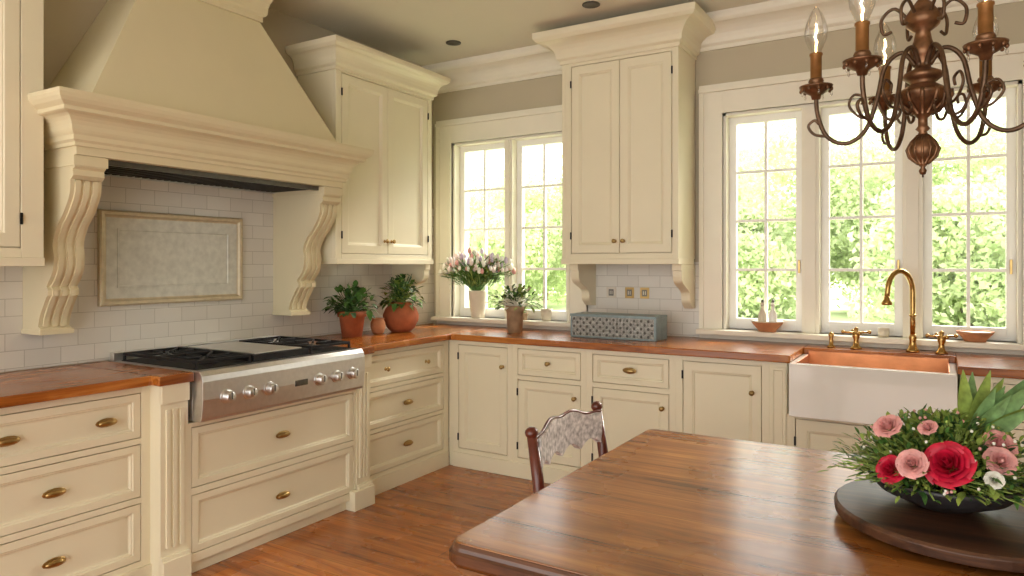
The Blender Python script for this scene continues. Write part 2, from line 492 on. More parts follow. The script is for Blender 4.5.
def window(name, x0, x1, z0, z1, posts):
    b = B()
    t = 0.02
    b.box(x0, x0 + t, -0.005, 0.2, z0, z1, TRIM); b.box(x1 - t, x1, -0.005, 0.2, z0, z1, TRIM)
    b.box(x0, x1, -0.005, 0.2, z1 - t, z1, TRIM)
    cw = 0.15
    b.box(x0 - cw, x0, -0.022, 0.0, z0, z1 + 0.14, TRIM); b.box(x1, x1 + cw, -0.022, 0.0, z0, z1 + 0.14, TRIM)
    b.box(x0 - cw, x0 - cw + 0.03, -0.034, 0.0, z0, z1 + 0.14, TRIM); b.box(x1 + cw - 0.03, x1 + cw, -0.034, 0.0, z0, z1 + 0.14, TRIM)
    b.box(x0, x1, -0.022, 0.0, z1, z1 + 0.14, TRIM)
    b.box(x0 - 0.012, x0, -0.03, 0, z0, z1, TRIM); b.box(x1, x1 + 0.012, -0.03, 0, z0, z1, TRIM); b.box(x0 - .012, x1 + .012, -0.03, 0, z1, z1 + .012, TRIM)
    b.box(x0 - cw, x1 + cw, -0.045, 0.0, z1 + 0.14, z1 + 0.165, TRIM)
    b.box(x0 - cw, x1 + cw, -0.03, 0.0, z1 + 0.165, z1 + 0.19, TRIM)
    b.box(x0 - cw, x1 + cw, -0.10, 0.2, z0 - 0.03, z0, TRIM)
    b.box(x0 - cw, x1 + cw, -0.02, 0.0, z0 - 0.062, z0 - 0.03, TRIM)
    edges = [x0 + t] + [v for p in posts for v in p] + [x1 - t]
    for p in posts:
        b.box(p[0], p[1], -0.0, 0.16, z0, z1 - t, TRIM)
        b.box(p[0] + .02, p[1] - .02, -0.012, 0.0, z0, z1 - t, TRIM)
    for i in range(0, len(edges), 2):
        a, c = edges[i], edges[i + 1]
        y0, y1 = 0.07, 0.115
        za, zb = z0, z1 - t
        f = 0.045
        b.box(a, a + f, y0, y1, za, zb, SASH); b.box(c - f, c, y0, y1, za, zb, SASH)
        b.box(a + f, c - f, y0, y1, za, za + 0.07, SASH); b.box(a + f, c - f, y0, y1, zb - f, zb, SASH)
        m = (a + c) / 2
        b.box(m - 0.009, m + 0.009, y0 + 0.008, y1 - 0.008, za + 0.07, zb - f, SASH)
        for k in range(1, 4):
            zz = za + 0.07 + (zb - f - za - 0.07) * k / 4
            b.box(a + f, m - 0.009, y0 + 0.008, y1 - 0.008, zz - 0.009, zz + 0.009, SASH)
            b.box(m + 0.009, c - f, y0 + 0.008, y1 - 0.008, zz - 0.009, zz + 0.009, SASH)
        b.box(a + f, c - f, 0.092, 0.095, za + 0.07, zb - f, GLASS)
        b.box(c - 0.03, c - 0.018, 0.05, 0.07, 1.35, 1.43, BRASS)
    return b.done(name, 0.002)
window('window_1', *W1[:2], W1[2], W1[3], [(0.69, 0.76)])
window('window_2', *W2[:2], W2[2], W2[3], [(2.835, 2.935), (3.375, 3.475)])

for i, (x, y) in enumerate([(1.73, -0.66), (0.57, -0.50), (2.9, -1.4)]):
    b = B()
    b.lathe([(0.035, -0.004), (0.055, -0.006), (0.055, 0.0), (0.035, 0.0)], (x, y, CH), DSTEEL, 24)
    b.lathe([(0.0, -0.001), (0.034, -0.001), (0.034, 0.0)], (x, y, CH), DOWN, 24)
    b.done('recessed_downlight')

# ================================================================ LEFT BASE CABINETS
FN = 0.62
def dr(z0, z1, hw): return (z0, z1, 'drawer', hw)
b = B(LEFT)
unit(b, -3.54, -2.80, 0.10, 0.88, FN, [dr(0.125, 0.375, [('p', -3.19, 0.245)]), dr(0.40, 0.63, [('p', -3.19, 0.515)]),
     dr(0.655, 0.85, [('p', -3.35, 0.75), ('p', -2.99, 0.75)])], CREAM)
unit(b, -4.40, -3.54, 0.10, 0.88, FN, [dr(0.125, 0.375, [('p', -3.97, 0.245)]), dr(0.40, 0.63, [('p', -3.97, 0.515)]),
     dr(0.655, 0.85, [('p', -3.97, 0.75)])], CREAM)
b.box(-4.40, -2.80, 0.003, FN + 0.012, 0.001, 0.10, CREAM)
unit(b, -1.50, -0.625, 0.10, 0.88, FN, [dr(0.125, 0.375, [('p', -1.07, 0.25)]), dr(0.40, 0.63, [('p', -1.07, 0.515)]),
     dr(0.655, 0.85, [('k', -1.28, 0.755), ('k', -0.88, 0.755)])], CREAM, str_=0.06)
b.box(-1.50, -0.635, 0.003, FN + 0.01, 0.001, 0.10, CREAM)
RN = 0.69
unit(b, -2.67, -1.61, 0.06, 0.69, RN, [dr(0.10, 0.365, [('p', -2.14, 0.225)]), dr(0.395, 0.67, [('p', -2.14, 0.535)])], CREAM, stl=0.02, str_=0.02)
b.box(-2.67, -1.61, 0.003, RN - 0.03, 0.001, 0.06, CREAM)
for (a, c) in ((-2.80, -2.67), (-1.61, -1.50)):
    b.box(a, c, 0.003, RN + 0.005, 0.001, 0.88, CREAM)
    b.box(a, c, RN, RN + 0.03, 0.001, 0.12, CREAM)
    b.box(a, c, RN, RN + 0.02, 0.12, 0.135, CREAM)
    b.box(a, c, RN, RN + 0.018, 0.80, 0.88, CREAM)
    w = (c - a)
    for k in range(3):
        u = a + w * (0.25 + 0.25 * k)
        b.box(u - 0.009, u + 0.009, RN, RN + 0.014, 0.17, 0.77, CREAM)
b.box(-1.66, -1.495, 0.5, RN + 0.04, 0.001, 0.11, CREAM)
b.done('base_cabinet_run', 0.0025)

b = B(BACK)
b.box(0.6205, 0.66, 0.4, FN, 0.001, 0.88, CREAM)
unit(b, 0.66, 1.14, 0.10, 0.88, FN, [(0.13, 0.85, 'door', [('k', 1.065, 0.72)])], CREAM, hingeside=-1)
unit(b, 1.14, 1.68, 0.10, 0.88, FN, [(0.13, 0.645, 'door', [('k', 1.60, 0.56)]), dr(0.675, 0.85, [('k', 1.41, 0.765)])], CREAM, hingeside=-1)
unit(b, 1.68, 2.25, 0.10, 0.88, FN, [(0.13, 0.645, 'door', [('k', 2.17, 0.56)]), dr(0.675, 0.85, [('p', 1.965, 0.765)])], CREAM, hingeside=-1)
unit(b, 2.25, 2.77, 0.10, 0.88, FN, [(0.13, 0.85, 'door', [('k', 2.68, 0.70)])], CREAM, hingeside=-1)
b.box(2.77, 2.86, 0.003, FN, 0.1, 0.88, CREAM)
b.rings(2.775, 2.855, 0.14, 0.85, [(0, FN), (0, FN + 0.008), (0.015, FN + 0.008), (0.02, FN + 0.002)], CREAM)
unit(b, 2.86, 3.64, 0.10, 0.605, FN, [(0.13, 0.585, 'doors2', [('k', 3.22, 0.45), ('k', 3.28, 0.45)])], CREAM)
b.box(3.64, 3.73, 0.003, FN, 0.1, 0.88, CREAM)
unit(b, 3.73, 4.35, 0.10, 0.88, FN, [(0.13, 0.645, 'door', [('k', 3.8, 0.56)]), dr(0.675, 0.85, [('p', 4.04, 0.765)])], CREAM, hingeside=1)
unit(b, 4.35, 5.2, 0.10, 0.88, FN, [(0.13, 0.85, 'doors2', [('k', 4.75, 0.7), ('k', 4.81, 0.7)])], CREAM)
b.box(0.66, 5.2, 0.003, FN + 0.01, 0.001, 0.10, CREAM)
b.done('sink_cabinet_run', 0.0025)

# countertops
b = B()
b.box(0.01, 0.66, -4.42, -2.80, 0.8805, 0.922, CTR_Y)
b.box(0.01, 0.72, -2.82, -2.655, 0.8805, 0.922, CTR_Y)
b.box(0.01, 0.72, -1.625, -1.485, 0.8805, 0.922, CTR_Y)
b.box(0.01, 0.66, -1.49, -0.01, 0.8805, 0.922, CTR_Y)
b.done('wooden_countertop', 0.006)
b = B()
b.box(0.661, 2.88, -0.66, -0.01, 0.8805, 0.922, CTR_X)
b.box(2.88, 3.63, -0.235, -0.01, 0.8805, 0.922, CTR_X)
b.box(3.63, 5.22, -0.66, -0.01, 0.8805, 0.922, CTR_X)
b.done('wooden_countertop', 0.006)

# sink
b = B()
X0, X1, Y0, Y1 = 2.882, 3.628, -0.70, -0.237
b.box(X0, X1, Y0, Y0 + 0.045, 0.61, 0.885, PORC)
b.box(X0, X0 + 0.03, Y0 + 0.045, Y1, 0.61, 0.885, PORC); b.box(X1 - 0.03, X1, Y0 + 0.045, Y1, 0.61, 0.885, PORC)
b.box(X0 + 0.03, X1 - 0.03, Y1 - 0.025, Y1, 0.61, 0.885, PORC)
b.box(X0 + 0.03, X1 - 0.03, Y0 + 0.045, Y1 - 0.025, 0.61, 0.64, COPPER)
b.box(X0 + 0.03, X1 - 0.03, Y1 - 0.032, Y1 - 0.0255, 0.64, 0.91, COPPER)
b.box(X0 + 0.03, X0 + 0.037, Y0 + 0.05, Y1 - 0.032, 0.64, 0.89, COPPER); b.box(X1 - 0.037, X1 - 0.03, Y0 + 0.05, Y1 - 0.032, 0.64, 0.89, COPPER)
b.done('apron_front_sink', 0.01)

# faucet
b = B()
fx, fy, fz = 3.43, -0.16, 0.923
b.lathe([(0.034, 0), (0.034, 0.01), (0.024, 0.02), (0.018, 0.04), (0.016, 0.06), (0.020, 0.075), (0.016, 0.09), (0.013, 0.1), (0.0, 0.1)], (fx, fy, fz), GOLD, 20)
dx, dy = -0.115, -0.12
pts = [(fx, fy, fz + 0.08), (fx, fy, fz + 0.2), (fx, fy, fz + 0.33)]
for k in range(1, 11):
    a = math.pi * k / 10
    q = 0.5 * (1 - math.cos(a))
    pts.append((fx + dx * q, fy + dy * q, fz + 0.33 + 0.115 * math.sin(a)))
pts.append((fx + dx * 1.03, fy + dy * 1.03, fz + 0.29))
b.tube(pts, 0.014, GOLD, 12)
e = (fx + dx * 1.03, fy + dy * 1.03, fz + 0.26)
b.lathe([(0.0, 0), (0.026, 0), (0.028, 0.012), (0.016, 0.03), (0.014, 0.05), (0, 0.05)], e, GOLD, 16)
b.ell((fx, fy, fz + 0.2), (0.019, 0.019, 0.012), GOLD)
for hx in (3.15, 3.565):
    b.lathe([(0.03, 0), (0.03, 0.008), (0.018, 0.018), (0.013, 0.05), (0.02, 0.07), (0.02, 0.085), (0.01, 0.1), (0.014, 0.115), (0.0, 0.125)], (hx, fy, fz), GOLD, 16)
    for a in range(4):
        an = math.radians(a * 90 + 20)
        b.tube([(hx, fy, fz + 0.09), (hx + 0.065 * math.cos(an), fy + 0.065 * math.sin(an), fz + 0.095)], [0.007, 0.006], GOLD, 8)
        b.ell((hx + 0.07 * math.cos(an), fy + 0.07 * math.sin(an), fz + 0.096), (0.011, 0.011, 0.011), GOLD, 8, 6)
b.lathe([(0.022, 0), (0.022, 0.008), (0.012, 0.016), (0.011, 0.06), (0.016, 0.07), (0.01, 0.085), (0, 0.09)], (3.02, fy, fz), GOLD, 16)
b.done('bridge_faucet')

# ================================================================ RANGE
b = B()
ry0, ry1 = -2.652, -1.628
b.box(0.03, 0.70, ry0, ry1, 0.70, 0.925, STEEL)
prof = [(0.70, 0.70), (0.755, 0.70), (0.765, 0.715), (0.775, 0.80), (0.775, 0.88), (0.768, 0.905), (0.75, 0.925), (0.70, 0.925)]
b.M = LEFT
b.prism(prof, ry0, ry1, STEEL)
for u in (-2.53, -2.41, -2.29, -1.97, -1.85, -1.73):
    b.lathe([(0.034, 0), (0.034, 0.006), (0.024, 0.008), (0.026, 0.035), (0.022, 0.042), (0, 0.043)], (u, 0.772, 0.80), STEEL, 18, axis='Y')
    b.box(u - 0.003, u + 0.003, 0.81, 0.818, 0.79, 0.822, DSTEEL)
b.box(-2.13, -2.05, 0.772, 0.779, 0.785, 0.815, DSTEEL)
b.M = ID
b.box(0.03, 0.07, ry0, ry1, 0.925, 0.965, STEEL)
def grate(y0, y1, x0, x1):
    z = 0.952; h = 0.014; w = 0.012
    b.box(x0 - 0.005, x1 + 0.005, y0 - 0.004, y1 + 0.004, 0.925, 0.929, IRON)
    ym = (y0 + y1) / 2; xm = (x0 + x1) / 2
    for (a, c) in ((x0, x0 + w), (x1 - w, x1), (xm - w / 2, xm + w / 2)):
        b.box(a, c, y0, y1, z, z + h, IRON)
    for yy in (y0, y1 - w):
        b.box(x0 + w, xm - w / 2, yy, yy + w, z, z + h, IRON); b.box(xm + w / 2, x1 - w, yy, yy + w, z, z + h, IRON)
    for cx in ((x0 + xm) / 2, (x1 + xm) / 2):
        b.lathe([(0.06, 0), (0.058, 0.008), (0.035, 0.010), (0.035, 0.018), (0, 0.02)], (cx, ym, 0.929), IRON, 18)
        for k in range(8):
            an = math.pi * k / 4
            r1 = 0.03
            L = min((x1 - x0) / 4 / max(abs(math.cos(an)), 1e-3), (y1 - y0) / 2 / max(abs(math.sin(an)), 1e-3)) - 0.003
            p0 = (cx + math.cos(an) * r1, ym + math.sin(an) * r1, z + 0.008); p1 = (cx + math.cos(an) * L, ym + math.sin(an) * L, z + 0.008)
            b.tube([p0, p1], 0.0065, IRON, 6)
    for (a, c) in ((x0, y0), (x0, y1 - w), (x1 - w, y0), (x1 - w, y1 - w)):
        b.box(a, a + w, c, c + w, 0.929, z, IRON)
grate(-2.625, -2.33, 0.10, 0.69)
grate(-1.95, -1.655, 0.10, 0.69)
b.box(0.10, 0.69, -2.315, -1.965, 0.925, 0.958, IRON)
b.box(0.125, 0.665, -2.29, -1.99, 0.958, 0.964, STEEL)
b.done('gas_rangetop', 0.002)

# ================================================================ HOOD
b = B()
hy0, hy1 = -3.03, -1.49
hx_ = 0.47
b.box(hx_ - 0.05, hx_, hy0, hy1, 1.865, 2.08, HOODP)
b.box(0.009, hx_ - 0.05, hy0, hy0 + 0.05, 1.865, 2.08, HOODP)
b.box(0.009, hx_ - 0.05, hy1 - 0.05, hy1, 1.865, 2.08, HOODP)
b.box(0.009, hx_ - 0.05, hy0 + 0.05, hy1 - 0.05, 1.93, 2.08, HOODP)
prof = [(-0.02, 1.90), (0.012, 1.90), (0.012, 1.915), (0.022, 1.925), (0.022, 1.945), (0.03, 1.955)]
for k in range(6):
    t = k / 5
    prof.append((0.035 + 0.05 * (1 - math.cos(t * math.pi / 2)), 1.965 + 0.06 * math.sin(t * math.pi / 2)))
prof += [(0.095, 2.03), (0.095, 2.045), (0.115, 2.06), (0.125, 2.075), (0.13, 2.09), (0.13, 2.105), (-0.02, 2.105)]
b.sweep([(0.009, hy0), (hx_, hy0), (hx_, hy1), (0.009, hy1)], prof, HOODP, 1)
tb = [(0.002, hy0 + 0.04), (hx_ + 0.02, hy0 + 0.04), (hx_ + 0.02, hy1 - 0.04), (0.002, hy1 - 0.04)]
tt = [(0.002, -2.62), (0.28, -2.62), (0.28, -1.95), (0.002, -1.95)]
ZT = 2.77
vs = [(p[0], p[1], 2.10) for p in tb] + [(p[0], p[1], ZT) for p in tt]
b.add(vs, [(0, 1, 5, 4), (1, 2, 6, 5), (2, 3, 7, 6), (3, 0, 4, 7), (0, 1, 2, 3), (4, 5, 6, 7)], HOODP)
b.box(0.002, 0.28, -2.62, -1.95, ZT, CH - 0.001, HOODP)
b.sweep([(0.002, -2.62), (0.28, -2.62), (0.28, -1.95), (0.002, -1.95)], crown_prof(ZT, CH - 0.002, 0.12), HOODP, 1)
# liner with baffle grille, visible under the lintel
b.box(0.015, hx_ - 0.053, hy0 + 0.135, hy1 - 0.145, 1.862, 1.93, DSTEEL)
b.box(hx_ - 0.075, hx_ - 0.055, hy0 + 0.135, hy1 - 0.145, 1.842, 1.862, DSTEEL)
for k in range(32):
    y = hy0 + 0.15 + k * 0.039
    b.box(0.04, hx_ - 0.08, y, y + 0.02, 1.848, 1.862, IRON)
b.box(0.02, 0.04, hy0 + 0.14, hy1 - 0.15, 1.842, 1.862, STEEL)
cz = 1.865
cp = [(0.455, cz), (0.455, cz - 0.05), (0.44, cz - 0.06), (0.445, cz - 0.085), (0.425, cz - 0.1)]
cp += ccurve([(0.42, cz - 0.10), (0.415, cz - 0.16), (0.37, cz - 0.235), (0.31, cz - 0.30), (0.275, cz - 0.37), (0.285, cz - 0.43), (0.27, cz - 0.50), (0.22, cz - 0.56)], 5)
cp += [(0.235, cz - 0.575), (0.235, cz - 0.60)] + ccurve([(0.225, cz - 0.60), (0.19, cz - 0.65), (0.16, cz - 0.70), (0.15, cz - 0.74)], 4) + [(0.17, cz - 0.75), (0.17, cz - 0.775), (0.009, cz - 0.775), (0.009, cz)]
b.M = LEFT
for (a, c) in ((hy0, hy0 + 0.13), (hy1 - 0.14, hy1)):
    b.prism(cp, a, c, HOODP)
    w = c - a
    for k in range(3):
        u = a + w * (0.22 + 0.28 * k)
        rp = [(p[0] + 0.008, p[1] - 0.002) for p in cp[4:-4]] + [(0.05, cz - 0.6), (0.05, cz - 0.11)]
        b.prism(rp, u - 0.011, u + 0.011, HOODP)
    b.box(a - 0.006, c + 0.006, 0.009, 0.462, cz - 0.045, cz - 0.002, HOODP)
    b.box(a - 0.006, c + 0.006, 0.009, 0.18, cz - 0.775, cz - 0.755, HOODP)
b.M = ID
b.done('mantel_range_hood', 0.003)

# ================================================================ UPPER CABINETS
def bracket(b, u0, u1, z1, dep, h, mat):
    P = [(0.009, z1), (dep, z1), (dep, z1 - 0.04)] + ccurve([(dep - 0.01, z1 - 0.04), (dep - 0.03, z1 - h * 0.4), (dep * 0.45, z1 - h * 0.62), (dep * 0.38, z1 - h * 0.85), (dep * 0.2, z1 - h)], 5) + [(0.009, z1 - h)]
    b.prism(P, u0, u1, mat)
b = B(LEFT)
UN = 0.35
unit(b, -1.435, -0.47, 1.44, 2.64, UN, [(1.47, 2.61, 'doors2', [('k', -0.985, 1.56), ('k', -0.915, 1.56)])], CREAM, stl=0.05, str_=0.045, n0=0.009)
b.box(-1.435, -0.46, 0.009, UN + 0.008, 1.405, 1.44, CREAM)
bracket(b, -0.52, -0.465, 1.405, 0.33, 0.30, CREAM)
b.M = ID
b.sweep([(0.009, -1.435), (UN, -1.435), (UN, -0.47), (0.009, -0.47)], crown_prof(2.62, 2.79, 0.10), CREAM, 1)
b.done('wall_cabinet', 0.002)

b = B(LEFT)
unit(b, -4.3, -3.10, 1.43, 2.75, UN, [(1.47, 2.70, 'doors2', [('k', -3.74, 1.56), ('k', -3.66, 1.56)])], CREAM, stl=0.05, str_=0.085, n0=0.009)
b.box(-4.3, -3.10, 0.009, UN + 0.008, 1.395, 1.43, CREAM)
b.M = ID
b.sweep([(0.009, -4.3), (UN, -4.3), (UN, -3.10), (0.009, -3.10)], crown_prof(2.75, 2.95, 0.10), CREAM, 1)
b.done('wall_cabinet', 0.002)

b = B(BACK)
unit(b, 1.402, 2.18, 1.44, 2.77, UN + 0.01, [(1.475, 2.73, 'doors2', [('k', 1.76, 1.555), ('k', 1.82, 1.555)])], CREAM, stl=0.04, str_=0.04, n0=0.009)
b.box(1.375, 1.402, 0.05, UN + 0.01, 1.44, 2.77, CREAM)
b.box(1.37, 2.185, 0.05, UN + 0.018, 1.405, 1.44, CREAM)
bracket(b, 1.405, 1.465, 1.405, 0.30, 0.29, CREAM)
bracket(b, 2.12, 2.18, 1.405, 0.30, 0.29, CREAM)
b.M = ID
b.sweep([(1.375, -0.05), (1.375, -UN - 0.01), (2.18, -UN - 0.01), (2.18, -0.009)], crown_prof(2.75, 2.95, 0.15), CREAM, -1 if False else 1)
b.done('wall_cabinet', 0.002)

# framed panel
b = B(LEFT)
b.rings(-2.70, -1.87, 1.195, 1.675, [(0, 0.009), (0, 0.03), (0.008, 0.036), (0.022, 0.034), (0.03, 0.024), (0.036, 0.022)], FRAMEM)
b.rings(-2.664, -1.906, 1.231, 1.639, [(0, 0.02), (0, 0.0225), (0.05, 0.0225)], PANELM)
b.rings(-2.61, -1.96, 1.285, 1.585, [(0, 0.022), (0, 0.028), (0.008, 0.028), (0.012, 0.024)], PANELM)
b.done('framed_panel', 0.001)

for i, x in enumerate((1.584, 1.72, 1.83)):
    b = B(BACK)
    w = 0.036 if i == 0 else 0.032
    b.box(x - w, x + w, 0.009, 0.014, 1.17, 1.245, OUTLET if i == 0 else BRASS)
    b.box(x - 0.018, x + 0.018, 0.014, 0.017, 1.185, 1.23, DSTEEL)
    b.box(x - 0.010, x - 0.004, 0.017, 0.0175, 1.195, 1.22, OUTLET); b.box(x + 0.004, x + 0.010, 0.017, 0.0175, 1.195, 1.22, OUTLET)
    b.done('wall_outlet', 0.001)

# ================================================================ PLANTS & COUNTER ITEMS
def pot_prof(rt, rb, h, rim=True):
    P = [(0, 0), (rb, 0), (rb + (rt - rb) * 0.75, h * 0.78)]
    if rim: P += [(rt * 1.05, h * 0.79), (rt * 1.07, h), (rt * 0.93, h), (rt * 0.88, h * 0.85), (0, h * 0.85)]
    else: P += [(rt, h), (rt * 0.92, h), (rt * 0.88, h * 0.9), (0, h * 0.9)]
    return P
def foliage(b, c, R, H, n, L, W, mats, droop=0.4, low=0.0):
    for i in range(n):
        az = rnd(0, 2 * math.pi); el = rnd(low, 1.45)
        d = Vector((math.cos(az) * math.cos(el), math.sin(az) * math.cos(el), math.sin(el)))
        k = rnd(0.35, 1.0)
        p = Vector(c) + Vector((d.x * R * k, d.y * R * k, d.z * H * k))
        dd = (d + Vector((rnd(-.6, .6), rnd(-.6, .6), rnd(-.4, .5)))).normalized()
        b.leaf(p, dd, (0, 0, 1), L * rnd(0.7, 1.2), W * rnd(0.7, 1.2), random.choice(mats), droop * rnd(0.2, 1.4))
        if i % 3 == 0:
            b.tube([Vector(c), Vector(c) * 0.5 + p * 0.5 + Vector((0, 0, 0.01)), p], 0.0018, mats[-1], 4)
Z = 0.923
b = B()
b.lathe(pot_prof(0.09, 0.065, 0.17), (0.22, -1.16, Z), TERRA, 24); b.lathe([(0, 0.147), (0.075, 0.147), (0.075, 0.15), (0, 0.15)], (0.22, -1.16, Z), SOIL, 16)
foliage(b, (0.22, -1.16, Z + 0.15), 0.17, 0.18, 200, 0.065, 0.04, [LEAF, LEAF, LEAF2], 0.5)
b.done('potted_basil', recalc=False)
b = B()
b.lathe([(0, 0), (0.03, 0), (0.04, 0.01), (0.052, 0.05), (0.05, 0.08), (0.04, 0.1), (0.046, 0.11), (0.038, 0.11), (0.033, 0.1), (0, 0.09)], (0.24, -0.93, Z), TERRA2, 20)
b.done('small_clay_pot', recalc=False)
b = B()
ivc = (0.25, -0.70, Z)
b.lathe([(0, 0), (0.07, 0), (0.10, 0.03), (0.125, 0.08), (0.128, 0.12), (0.11, 0.165), (0.085, 0.19), (0.08, 0.2), (0.092, 0.21), (0.085, 0.212), (0.07, 0.2), (0.068, 0.18), (0, 0.175)], ivc, TERRA, 28)
foliage(b, (0.25, -0.70, Z + 0.19), 0.14, 0.21, 280, 0.055, 0.036, [LEAF, LEAF, LEAF2, LEAF3], 0.6)
for k in range(10):
    az = rnd(0, 6.28); p = Vector((0.25, -0.70, Z + 0.2)); q = p + Vector((math.cos(az) * 0.08, math.sin(az) * 0.08, rnd(0.15, 0.22)))
    b.tube([p, (p + q) / 2 + Vector((0, 0, .02)), q], 0.002, LEAF2, 4)
b.done('potted_ivy', recalc=False)
def tulips(b, c, n, R, H):
    for i in range(n):
        az = rnd(0, 6.28); k = math.sqrt(rnd(0, 1)); h = H * rnd(0.55, 1.0) * (1 - 0.35 * k)
        p = Vector(c); q = p + Vector((math.cos(az) * R * k, math.sin(az) * R * k * (0.6 if math.sin(az) < 0 else 0.1), h))
        m = (p + q) / 2 + Vector((-math.cos(az) * R * k * .15, 0, 0.04))
        b.tube([p, m, q], 0.0022, LEAF, 4)
        t = random.choice([TULIP, TULIP, CREAMF, CREAMF, CREAMF, LILAC, ROSEP])
        s = rnd(0.7, 1.1) * 0.018
        b.lathe([(0.0, 0), (s * 0.7, s * 0.3), (s * 0.95, s * 1.1), (s * 0.75, s * 2.1), (s * 0.25, s * 2.7), (0, s * 2.8)], tuple(q), t, 6)
        for _ in range(3):
            b.leaf(p + (q - p) * rnd(0.3, .95), (math.cos(az + rnd(-1, 1)), -abs(math.sin(az + rnd(-1, 1))) * 0.4, rnd(0.5, 1.6)), (0, 0, 1), rnd(0.08, 0.15), 0.018, random.choice([LEAF, LEAF3]), 0.4)
b = B()
vz = W1[2] + 0.001
b.lathe([(0, 0), (0.05, 0), (0.056, 0.02), (0.072, 0.16), (0.074, 0.2), (0.078, 0.215), (0.07, 0.215), (0.065, 0.19), (0, 0.185)], (0.46, -0.025, vz), CVASE, 24)
tulips(b, (0.46, -0.04, vz + 0.18), 140, 0.36, 0.37)
b.done('tulip_vase', recalc=False)
b = B()
b.lathe(pot_prof(0.062, 0.053, 0.19, True), (0.99, -0.34, Z), TAN, 24)
foliage(b, (0.99, -0.34, Z + 0.18), 0.19, 0.14, 300, 0.055, 0.024, [LEAF, LEAF2, LEAF3, CREAMF], 0.4)
b.done('potted_herb', recalc=False)
b = B()
b.lathe([(0, 0), (0.03, 0), (0.042, 0.06), (0.045, 0.09), (0.038, 0.09), (0.034, 0.07), (0, 0.06)], (1.07, -0.02, vz), CVASE, 18)
b.done('small_ceramic_cup', recalc=False)
b = B()
b.lathe([(0, 0), (0.035, 0), (0.04, 0.04), (0.044, 0.055), (0.038, 0.055), (0.034, 0.04), (0, 0.03)], (0.87, -0.03, vz), TAN, 18)
foliage(b, (0.87, -0.03, vz + 0.05), 0.045, 0.06, 50, 0.028, 0.016, [LEAF, LEAF3], 0.3)
b.done('small_succulent_pot', recalc=False)
# tin box
b = B()
bx0, bx1, by0, by1 = 1.46, 2.05, -0.40, -0.20
b.box(bx0, bx1, by0, by1, Z, Z + 0.15, BOXM)
b.box(bx0 - 0.004, bx1 + 0.004, by0 - 0.004, by1 + 0.004, Z + 0.138, Z + 0.155, BOXE)
for (a, c, z0, z1) in ((bx0, bx0 + 0.012, 0.012, 0.138), (bx1 - 0.012, bx1, 0.012, 0.138), (bx0, bx1, 0.0, 0.012)):
    b.box(a, c, by0 - 0.004, by0, Z + z0, Z + z1, BOXE)
b.box(bx1, bx1 + 0.004, by0, by1, Z, Z + 0.138, BOXE)
for i in range(24):
    for j in range(5):
        cx = bx0 + 0.026 + i * 0.0234; cz_ = Z + 0.025 + j * 0.0245
        b.ell((cx, by0 - 0.001, cz_), (0.0095, 0.004, 0.010), BOXM if (i + j) % 2 else DSTEEL, 8, 4)
b.done('embossed_tin_box', 0.002)
# soap dish w bottles
b = B()
vz2 = W2[2] + 0.001
bc = (2.64, -0.03, vz2)
b.lathe([(0, 0), (0.05, 0), (0.055, 0.01), (0.09, 0.05), (0.095, 0.062), (0.088, 0.06), (0.05, 0.02), (0, 0.018)], bc, TERRA2, 24)
b.lathe([(0, 0.03), (0.066, 0.03), (0.09, 0.052), (0.095, 0.066), (0, 0.045)], (bc[0], bc[1], bc[2] + .001), CVASE, 24)
for dx_ in (-0.03, 0.032):
    b.lathe([(0, 0.03), (0.022, 0.03), (0.026, 0.05), (0.026, 0.11), (0.010, 0.14), (0.010, 0.16), (0.014, 0.165), (0.008, 0.185), (0, 0.19)], (bc[0] + dx_, bc[1], bc[2]), CVASE if dx_ < 0 else PORC, 14)
    b.lathe([(0, 0.16), (0.012, 0.16), (0.008, 0.195), (0, 0.20)], (bc[0] + dx_, bc[1], bc[2]), DSTEEL, 10)
b.done('soap_bottle_dish', recalc=False)
b = B()
b.lathe([(0, 0), (0.05, 0), (0.055, 0.012), (0.085, 0.045), (0.09, 0.055), (0.08, 0.052), (0.045, 0.02), (0, 0.018)], (3.72, -0.03, vz2), TERRA2, 24)
b.lathe([(0, 0.02), (0.065, 0.03), (0.088, 0.05), (0.0, 0.045)], (3.72, -0.03, vz2), CVASE, 24)
b.done('clay_bowl', recalc=False)
b = B()
b.lathe([(0, 0), (0.028, 0), (0.03, 0.05), (0.026, 0.05), (0.024, 0.01), (0, 0.01)], (3.28, -0.02, vz2), CVASE, 16)
b.done('votive_cup', recalc=False)

# ================================================================ TABLE
b = B()
tx0, tx1, ty0, ty1, tz = 2.575, 4.85, -3.29, -1.95, 0.76
b.rrloft(tx0, tx1, ty0, ty1, 0.045, [(0.035, tz - 0.06), (0.012, tz - 0.055), (0.0, tz - 0.042), (0.0, tz - 0.022), (0.006, tz - 0.016), (0.008, tz - 0.008), (0.012, tz - 0.002), (0.018, tz)], TEDGE)
b.rrloft(tx0, tx1, ty0, ty1, 0.045, [(0.014, tz - 0.004), (0.015, tz + 0.0008), (0.018, tz + 0.0015)], TABLE)
b.box(tx0 + 0.24, tx1 - 0.12, ty0 + 0.12, ty0 + 0.145, tz - 0.15, tz - 0.054, TEDGE)
b.box(tx0 + 0.24, tx1 - 0.12, ty1 - 0.145, ty1 - 0.12, tz - 0.15, tz - 0.054, TEDGE)
b.box(tx0 + 0.24, tx0 + 0.265, ty0 + 0.145, ty1 - 0.145, tz - 0.15, tz - 0.054, TEDGE)
b.box(tx1 - 0.145, tx1 - 0.12, ty0 + 0.145, ty1 - 0.145, tz - 0.15, tz - 0.054, TEDGE)
